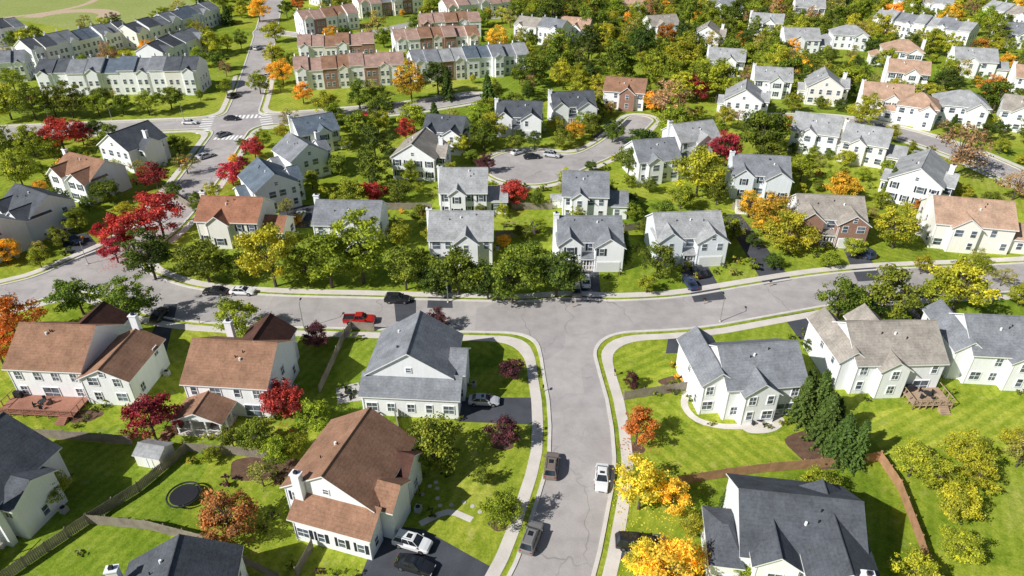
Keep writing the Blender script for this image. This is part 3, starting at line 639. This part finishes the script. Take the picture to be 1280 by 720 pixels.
SB=[(845,490,6),(862,498,6),(890,528,5),(978,528,6),(1000,520,6),(960,532,5),(118,510,6),(108,520,6),(96,530,6),(130,505,7),(560,590,8),(530,590,8),(540,640,8),(500,700,8),(525,612,7),(575,520,6),(585,480,7),(583,455,7),(270,530,6),(330,525,7),(320,530,7),(345,520,7),
 (445,420,7),(430,480,8),(440,490,7),(470,520,8),(700,345,5),(760,345,5),(775,340,5),(820,345,5),(895,338,5),(905,330,5),(1020,318,5),(1040,318,5),(1090,318,5),(330,580,9),(345,590,8),(350,600,9),(60,610,10),(85,595,9),(1050,505,6),(1085,498,5),(1170,500,6),(1190,488,6),(1275,490,6),(870,345,5),
 (405,650,7),(340,640,8),(330,655,8),(365,705,7),(400,712,7),(420,715,7),(445,718,8),(100,690,6),(20,600,7),(845,478,7),(832,486,6),(820,492,5),(285,600,9),(262,545,8),(240,575,8),(1005,415,7),(990,420,7)]
for u,v,r in SB: tree_px(u,v,r,rt.choice(['g','dg','lg','yg','g','m','g']),'s')
def ok(x,y,R,gap=.72):
    if road_dist(x,y)<R*.55+.8: return False
    for a,b,r in FOOT:
        if (a-x)**2+(b-y)**2<(r+R*.62)**2: return False
    for a,b,r in TREES:
        if (a-x)**2+(b-y)**2<((r+R)*gap)**2: return False
    return True
def inpoly(x,y,P):
    c=False; n=len(P)
    for i in range(n):
        (x1,y1),(x2,y2)=P[i],P[i-1]
        if (y1>y)!=(y2>y) and x<(x2-x1)*(y-y1)/(y2-y1)+x1: c=not c
    return c
def front_clear(x,y,R):
    # only low planting on the garden side of a house
    for a,b,r in FOOT:
        if abs(a-x)<r+R*.3 and b-r-R-7<y<b: return False
    return True
FP=[G(*p) for p in ((-160,-60),(120,-60),(270,8),(115,45),(62,62),(-20,62),(-200,60))]
pal=['g']*9+['lg']*10+['yg']*8+['dg']*4+['yo']*2+['o']*1+['ol']*5+['br']*1+['c']*1
cnt=0
for k in range(18000):
    y=185+rt.random()**.8*300; x=rt.uniform(-.86,.86)*y
    x=max(-340,min(340,x))
    R=rt.uniform(2.2,4.6)+(y>280)*.9
    left=x<-20
    dens=.33 if (left and y<330) else (.85 if x>0 else .6)
    if rt.random()>dens*.6+(.3 if x>20 else 0): continue
    if inpoly(x,y,FP): continue
    if R>2.6 and not front_clear(x,y,R): R=rt.uniform(1.2,2.2)
    if not ok(x,y,R,.78 if left else .62): continue
    put_tree(x,y,R,R*(rt.uniform(2.0,2.7) if y>240 and x>0 else rt.uniform(1.9,2.3)),rt.choice(pal)); cnt+=1
    if cnt>1080: break
cnt=0
for k in range(2500):   # back gardens between the near rows
    y=rt.uniform(112,190); x=rt.uniform(-.8,.8)*y; R=rt.uniform(.9,2.6)
    if not ok(x,y,R,1.1): continue
    sm=R<1.5
    put_tree(x,y,R,R*(1.4 if sm else 2.0),rt.choice(pal[:-2]),'s' if sm else None); cnt+=1
    if cnt>220: break
# fallen leaves under the autumn trees
rl=random.Random(9); LM={}
M=MB()
for x,y,R,c in LIT:
    if c not in LM: LM[c]=basic('fallen_leaf_'+c,FC[c],.8,.25)
    for k in range(int(42*R)):
        a=rl.uniform(0,6.28); r=R*1.25*math.sqrt(rl.random())*rl.uniform(.6,1.2); px,py=x+.4+r*math.cos(a),y+r*math.sin(a)
        s=rl.uniform(.05,.13); t=rl.uniform(0,6.28); z=.135 if -.1<road_dist(px,py)<3.2 else .03
        M.face([(px+s*math.cos(t+q*1.571),py+s*math.sin(t+q*1.571),z+.02*(q%2)) for q in range(4)],LM[c])
M.obj('fallen_leaves',None,False)

# ------------------------------------------------------------------ fences
def fence(pix,mat,h=1.7,name='wooden_fence'):
    M=MB(); P=[Vector(G(*p)+(0,)) for p in pix]; rf=random.Random(len(pix))
    for a,b in zip(P[:-1],P[1:]):
        d=(b-a);L=d.length;d/=L;n=(-d.y,d.x);t=(d.x,d.y); k=int(L/.22)
        for i in range(k):
            c=a+d*(i+.5)*L/k; M.obox((c.x,c.y,.05),t,n,.2*L/k/.22*.97,.025,h+rf.uniform(-.04,.04),mat)
        kk=max(1,int(L/2.4))
        for i in range(kk+1):
            c=a+d*i*L/kk; M.obox((c.x+n[0]*.08,c.y+n[1]*.08,0),t,n,.12,.12,h+.2,mat)
        c=(a+b)/2
        for z in (.4,1.3): M.obox((c.x+n[0]*.04,c.y+n[1]*.04,z),t,n,L,.05,.09,mat)
    M.obj(name)
for p in ([(5,728),(112,655),(175,615),(235,565)],[(112,655),(185,662),(255,680),(350,728)],[(-20,545),(60,548),(130,553),(165,556)],[(235,565),(300,570),(345,575)],
  [(400,492),(432,422),(440,412),(468,414)],[(780,500),(852,489),(868,486)],[(620,298),(668,294)],[(372,722),(392,685)],[(500,545),(495,522)]): fence(p,WOODG)
for p in ([(845,607),(905,597),(960,590),(1045,583),(1098,576)],[(1098,576),(1122,612),(1148,680),(1165,735)]): fence(p,WOODB)
for p in ([(640,262),(690,262)],[(780,290),(812,284)],[(480,262),(540,262)],[(915,262),(985,268)],[(205,240),(240,262)],[(560,160),(610,165)],[(0,265),(50,300)]): fence(p,WOODG)

# ------------------------------------------------------------------ vehicles
def paint(name,c):
    m,nt,b,out=newmat(name); tc=N(nt,'ShaderNodeTexCoord').outputs['Object']
    nt.links.new(ramp(nt,noise_node(nt,tc,2.,2),[(.3,sc(c,.92)),(.7,c)]),b.inputs['Base Color'])
    b.inputs['Roughness'].default_value=.28; b.inputs['Coat Weight'].default_value=.6; b.inputs['Coat Roughness'].default_value=.08; return m
PAINT={'white':paint('car_paint_white',(.85,.85,.85)),'black':paint('car_paint_black',(.02,.02,.025)),'red':paint('car_paint_red',(.5,.02,.02)),'grey':paint('car_paint_grey',(.24,.23,.22)),
       'silver':paint('car_paint_silver',(.55,.56,.58)),'navy':paint('car_paint_navy',(.03,.05,.12)),'blue':paint('car_paint_blue',(.22,.32,.45)),'bronze':paint('car_paint_bronze',(.24,.19,.16))}
TYRE=basic('tyre_rubber',(.02,.02,.02),.9,.1); HUB=basic('alloy_wheel',(.5,.5,.5),.35,.1,metal=.8)
LAMP=basic('headlight_lens',(.75,.75,.72),.15,.05); TAIL=basic('taillight_lens',(.4,.02,.02),.2,.05)
CG=glassmat('car_glass',(.02,.025,.03),.06)
def loft(M,st,mat):
    vs=[];n=8
    for (x,zt,w,zb) in st:
        zm=(zt+zb)*.5
        vs+=[(x,-w*.9,zb),(x,-w,zb+.12),(x,-w,zm+.1),(x,-w*.88,zt),(x,w*.88,zt),(x,w,zm+.1),(x,w,zb+.12),(x,w*.9,zb)]
    fs=[]
    for i in range(len(st)-1):
        for k in range(n): fs.append((i*n+k,i*n+(k+1)%n,(i+1)*n+(k+1)%n,(i+1)*n+k))
    fs.append(tuple(range(n)));fs.append(tuple(range((len(st)-1)*n,len(st)*n)))
    M.poly(vs,fs,mat)
def carmesh(kind,col):
    M=MB();P=PAINT[col]
    if kind=='sedan': L,W,zr,bl=2.35,.9,1.45,.93; cab=(-1.85,1.0,-1.15,.25); st=[(-2.35,.72,.74,.35),(-2.25,.9,.84,.25),(-1.8,.96,.9,.22),(-.5,.95,.91,.2),(.9,.95,.91,.2),(1.7,.86,.88,.22),(2.2,.72,.8,.25),(2.35,.6,.68,.33)]
    elif kind=='suv': L,W,zr,bl=2.35,.94,1.72,1.08; cab=(-2.24,1.15,-1.85,.4); st=[(-2.35,.95,.82,.38),(-2.28,1.06,.9,.3),(-1.8,1.1,.94,.26),(-.5,1.1,.95,.25),(.95,1.1,.95,.25),(1.8,1.0,.92,.26),(2.22,.88,.86,.3),(2.36,.72,.76,.4)]
    elif kind=='van': L,W,zr,bl=2.5,.97,1.75,1.02; cab=(-2.42,1.6,-2.0,.65); st=[(-2.5,.9,.86,.34),(-2.42,1.03,.95,.26),(-1.8,1.05,.97,.24),(0,1.05,.98,.24),(1.4,1.05,.97,.24),(2.0,.95,.93,.25),(2.4,.78,.86,.3),(2.52,.62,.76,.38)]
    else: L,W,zr,bl=2.8,.97,1.85,1.15; cab=(-.75,1.15,-.6,.6); st=[(-2.8,1.05,.93,.5),(-2.74,1.12,.96,.42),(-1.8,1.14,.97,.4),(-.8,1.16,.97,.38),(1.1,1.16,.97,.38),(2.2,1.08,.95,.4),(2.65,.98,.9,.42),(2.8,.8,.84,.5)]
    loft(M,st,P)
    xb,xf,tb,tf=cab; wb=W*.87; wt=W*.68; z0=bl; z1=zr-.05
    B=[(xb,-wb,z0),(xf,-wb,z0),(xf,wb,z0),(xb,wb,z0)]; T=[(tb,-wt,z1),(tf,-wt,z1),(tf,wt,z1),(tb,wt,z1)]
    M.poly(B+T,[(0,1,5,4),(1,2,6,5),(2,3,7,6),(3,0,4,7),(4,5,6,7)],CG)
    e=.03; M.poly([(tb-.04,-wt-e,z1),(tf+.04,-wt-e,z1),(tf+.04,wt+e,z1),(tb-.04,wt+e,z1),(tb+.08,-wt+.1,zr),(tf-.15,-wt+.1,zr),(tf-.15,wt-.1,zr),(tb+.08,wt-.1,zr)],[(3,2,1,0),(0,1,5,4),(1,2,6,5),(2,3,7,6),(3,0,4,7),(4,5,6,7)],P)
    for s in (-1,1):
        for (a,b,c,d) in ((xf,tf,wb,wt),(xb,tb,wb,wt)): M.beam((a,s*c,z0-.03),(b,s*d,z1+.01),.045,P,.04)
        for f in ((.5,) if kind in('sedan','pickup') else (.38,.68)):
            M.beam((xb+(xf-xb)*f,s*(wb+.005),z0-.02),(tb+(tf-tb)*f,s*(wt+.005),z1+.01),.04,P)
        M.box(xf-.25,xf-.08,s*(W+.1)-.09,s*(W+.1)+.09,bl-.02,bl+.13,P)
        M.box(st[-1][0]-.16,st[-1][0]-.0,s*W*.64-.16,s*W*.64+.16,st[-1][1]-.12,st[-1][1]+.03,LAMP)
        M.box(st[0][0]-.02,st[0][0]+.1,s*W*.7-.12,s*W*.7+.12,st[0][1]-.16,st[0][1]+.03,TAIL)
        M.box(-L*.55,L*.55,s*(W+.004)-.006,s*(W+.004)+.006,.28,.36,DARK)
    M.box(st[-1][0]-.03,st[-1][0]+.03,-W*.42,W*.42,.42,.58,DARK)
    if kind=='pickup':
        M.box(-2.68,-.85,-.78,.78,1.1,1.185,DARK)
        for s in(-1,1): M.box(-2.78,-.8,s*.88-.07,s*.88+.07,1.14,1.28,P)
        M.box(-2.8,-2.7,-.95,.95,1.12,1.28,P)
    if kind in('suv','van'):
        for s in(-1,1): M.beam((tb+.2,s*(wt-.06),zr+.06),(tf-.2,s*(wt-.06),zr+.06),.025,DARK)
    if kind in('sedan','suv'):
        M.box(tb+(tf-tb)*.55,tb+(tf-tb)*.85,-.32,.32,zr-.01,zr+.012,CG)
    r=.33 if kind!='pickup' else .39
    for x in (-L*.6,L*.62):
        for s in (-1,1):
            y=s*(W-.09); M.beam((x,y-.11,r),(x,y+.11,r),r,TYRE,n=14); M.beam((x,y+s*.11,r),(x,y+s*.125,r),r*.6,HUB,n=10)
            M.beam((x,s*(W-.22),r+.03),(x,s*(W+.003),r+.03),r*1.17,DARK,n=16)
    return M.mesh('vehicle_'+kind+'_'+col)
CMC={}
def car(u,v,head,kind,col):
    if (kind,col) not in CMC: CMC[(kind,col)]=carmesh(kind,col)
    x,y=G(u,v); o=bpy.data.objects.new({'sedan':'parked_car','suv':'parked_suv','van':'parked_minivan','pickup':'pickup_truck'}[kind],CMC[(kind,col)])
    COL.objects.link(o); o.location=(x,y,.02); o.rotation_euler=(0,0,rad(head))
    b=o.modifiers.new('bev','BEVEL'); b.width=.035; b.segments=2; b.limit_method='ANGLE'; b.angle_limit=rad(35)
for c in [(304,367,-4,'sedan','white'),(270,367,176,'sedan','black'),(450,403,2,'pickup','red'),(497,377,-2,'suv','black'),(732,354,88,'sedan','white'),(720,365,90,'sedan','grey'),
 (862,357,100,'sedan','navy'),(872,342,105,'suv','black'),(1080,319,110,'suv','navy'),(1142,395,100,'suv','black'),(605,504,-3,'sedan','silver'),(689,586,82,'suv','bronze'),(752,601,-98,'sedan','white'),
 (664,676,71,'suv','grey'),(516,682,-18,'suv','white'),(519,710,-18,'sedan','black'),(793,682,-4,'suv','black'),(200,396,90,'sedan','black'),(66,298,-20,'sedan','white'),(92,303,-25,'suv','navy'),(376,273,90,'suv','silver'),
 (432,184,60,'van','white'),(395,190,65,'sedan','white'),(238,155,0,'sedan','white'),(258,197,52,'sedan','silver'),(292,122,70,'suv','black'),(279,170,58,'sedan','grey'),(668,286,80,'suv','navy'),(648,192,40,'sedan','white'),(665,198,10,'sedan','black'),
 (690,196,-20,'suv','silver'),(1150,197,-25,'suv','silver'),(1100,160,-20,'sedan','black'),(1222,204,155,'sedan','white'),(335,96,85,'sedan','white'),(290,150,0,'sedan','black'),(760,162,60,'suv','black'),(322,62,80,'suv','silver'),
 (460,145,5,'sedan','red'),(520,138,8,'suv','white'),(20,46,10,'sedan','white'),(30,50,10,'sedan','black'),(8,42,10,'suv','silver'),(100,94,5,'sedan','white'),(120,92,5,'suv','black'),(150,90,8,'sedan','silver')]: car(*c)

# ------------------------------------------------------------------ small things
def trampoline(u,v):
    x,y=G(u,v);E=empty('trampoline',(x,y,0)); M=MB(); M.cyl((0,0,.86),1.75,.03,DARK,28)
    M.obj('mat',E); R=MB()
    for i in range(28):
        a=2*math.pi*i/28;b=2*math.pi*(i+1)/28; R.beam((2.05*math.cos(a),2.05*math.sin(a),.9),(2.05*math.cos(b),2.05*math.sin(b),.9),.12,DARK)
    for i in range(6):
        a=i*math.pi/3; R.beam((2.05*math.cos(a),2.05*math.sin(a),0),(2.05*math.cos(a),2.05*math.sin(a),.88),.035,HUB)
    R.obj('frame',E)
trampoline(232,624)
def shed(u,v,rot):
    x,y=G(u,v);E=empty('garden_shed',(x,y,0),rad(rot));W,R,D=MB(),MB(),MB()
    add_wing(W,R,(-1.9,1.9,0,2.9,2.1,'x',.5),WALL['cream'],ROOF['ltgrey'],.2,.1); D.obox((0,-.03,.05),(1,0),(0,1),1.5,.05,1.85,TRIM); D.obox((0,-.06,.08),(1,0),(0,1),.04,.03,1.8,DARK)
    W.obj('walls',E);R.obj('roof',E);D.obj('doors',E); FOOT.append((x,y+1.4,2))
shed(188,585,-12); shed(700,260,5); shed(930,268,-10)
def lamp(u,v,rot):
    x,y=G(u,v);E=empty('street_lamp',(x,y,0),rad(rot));M=MB();M.cyl((0,0,0),.08,5.2,HUB,8,.05);M.cyl((0,0,0),.18,.3,CONC,8)
    M.beam((0,0,5.1),(.9,0,5.4),.04,HUB);M.obj('pole',E);h=MB();h.box(.8,1.4,-.13,.13,5.34,5.46,DARK);h.obj('lamp_head',E)
for a in ((560,378,-90),(900,402,90),(230,150,-60),(62,152,0),(140,150,0),(110,330,-30),(380,410,90),(1200,360,90),(590,150,-80)): lamp(*a)
def mailbox(u,v,r):
    x,y=G(u,v);M=MB();M.box(-.05,.05,-.05,.05,0,1.05,WOODT);M.box(-.12,.12,-.25,.25,1.05,1.2,DARK);M.beam((0,-.25,1.2),(0,.25,1.2),.12,DARK,n=10)
    o=M.obj('mailbox');o.location=(x,y,0);o.rotation_euler=(0,0,rad(r))
for a in ((679,490,0),(672,540,0),(768,470,0),(775,590,0),(640,640,0),(716,384,90),(880,380,90),(962,358,90),(250,405,90),(395,412,90)): mailbox(*a)
def disc(name,u,v,rx,ry,mat,z):
    x,y=G(u,v); M=MB(); rd=random.Random(int(u+v)); ph=rd.uniform(0,6)
    M.face([(x+rx*math.cos(t)*(1+.12*math.sin(3*t+ph)),y+ry*math.sin(t)*(1+.12*math.sin(2*t+ph)),z) for t in np.linspace(0,2*math.pi,28,endpoint=False)],mat); M.obj(name)
disc('patio',948,527,3.6,2.6,CONC,.03)
def ribbon(name,pix,w,mat,z):
    P=catmull([G(*p) for p in pix],1.); M=MB(); L=[];R=[]
    for i,p in enumerate(P):
        d=P[min(i+1,len(P)-1)]-P[max(i-1,0)]; d/=np.linalg.norm(d); n=np.array((-d[1],d[0])); L.append(p+n*w/2);R.append(p-n*w/2)
    for i in range(len(P)-1): M.face([tuple(L[i])+(z,),tuple(R[i])+(z,),tuple(R[i+1])+(z,),tuple(L[i+1])+(z,)],mat)
    M.obj(name)
ribbon('garden_path',[(858,490),(856,508),(872,525),(905,533),(945,532)],1.1,CONC,.024)
ribbon('garden_path',[(525,655),(560,640),(590,650)],.9,CONC,.021)
P=catmull([G(*p) for p in ((528,618),(545,603),(550,632),(580,628),(600,640))],1.3); M=MB()
for p in P: M.cyl((p[0],p[1],0),.3,.05,STONE,9)
M.obj('stepping_stone_path')
for u,v,rx,ry in ((105,520,2.6,1.4),(545,560,2.,1.5),(795,560,1.3,1.),(628,556,1.5,1.),(1030,560,5,4),(625,655,1.4,1.),(845,478,2.6,1.5),(330,585,5,2.5)): disc('mulch_bed',u,v,rx,ry,MULCH,.018+u*1e-6)
def playset(u,v,r):
    x,y=G(u,v);E=empty('swing_set',(x,y,0),rad(r));M=MB()
    for sx in(-1.8,1.8):
        for sy in(-.9,.9): M.beam((sx,sy,0),(sx,0,2.3),.06,WOODT)
    M.beam((-1.9,0,2.3),(1.9,0,2.3),.07,WOODT);M.obj('frame',E);Q=MB()
    for sx in(-.8,.6):
        for q in(-.2,.2):Q.beam((sx+q,0,2.3),(sx+q,0,.5),.015,DARK)
        Q.box(sx-.25,sx+.25,-.1,.1,.46,.5,DARK)
    Q.obj('swings',E)
playset(640,290,20)
def patioset(u,v):
    x,y=G(u,v); M=MB(); M.cyl((x,y,.68),.6,.05,DARK,14); M.cyl((x,y,0),.05,.68,DARK,6)
    for k in range(4):
        a=k*1.571+.5; px,py=x+math.cos(a),y+math.sin(a); M.box(px-.22,px+.22,py-.22,py+.22,.42,.47,DARK); M.obox((px+.2*math.cos(a),py+.2*math.sin(a),0),(-math.sin(a),math.cos(a)),(math.cos(a),math.sin(a)),.42,.05,.9,DARK)
    M.obj('patio_table_set')
sheet('patio',[(420,485),(448,478),(455,500),(422,505)],.02,STONE)
patioset(436,494); patioset(948,528)

# ------------------------------------------------------------------ light, sky, camera
sh=Vector((.86,.51)).normalized(); el=rad(38)
d=Vector((sh.x*math.cos(el),sh.y*math.cos(el),-math.sin(el)))
sl=bpy.data.lights.new('sun','SUN'); sl.energy=5; sl.angle=rad(.5); sl.color=(1,.98,.945)
so=bpy.data.objects.new('sun',sl); COL.objects.link(so); so.rotation_euler=d.to_track_quat('-Z','Y').to_euler(); so.location=(0,0,200)
w=bpy.data.worlds.new('World'); scene.world=w; w.use_nodes=True; nt=w.node_tree
bg=nt.nodes['Background']; sk=nt.nodes.new('ShaderNodeTexSky'); sk.sky_type='NISHITA'; sk.sun_disc=False
sk.sun_elevation=el; sk.sun_rotation=math.atan2(-sh.x,-sh.y); nt.links.new(sk.outputs[0],bg.inputs[0]); bg.inputs[1].default_value=.06
cam=bpy.data.cameras.new('camera'); co=bpy.data.objects.new('camera',cam); COL.objects.link(co); scene.camera=co
co.location=(0,0,CH); co.rotation_euler=(rad(90)-TH,0,0); cam.sensor_width=36; cam.lens=F/1280*36; cam.clip_end=8000
scene.view_settings.view_transform='Standard'; scene.view_settings.look='None'; scene.view_settings.exposure=0
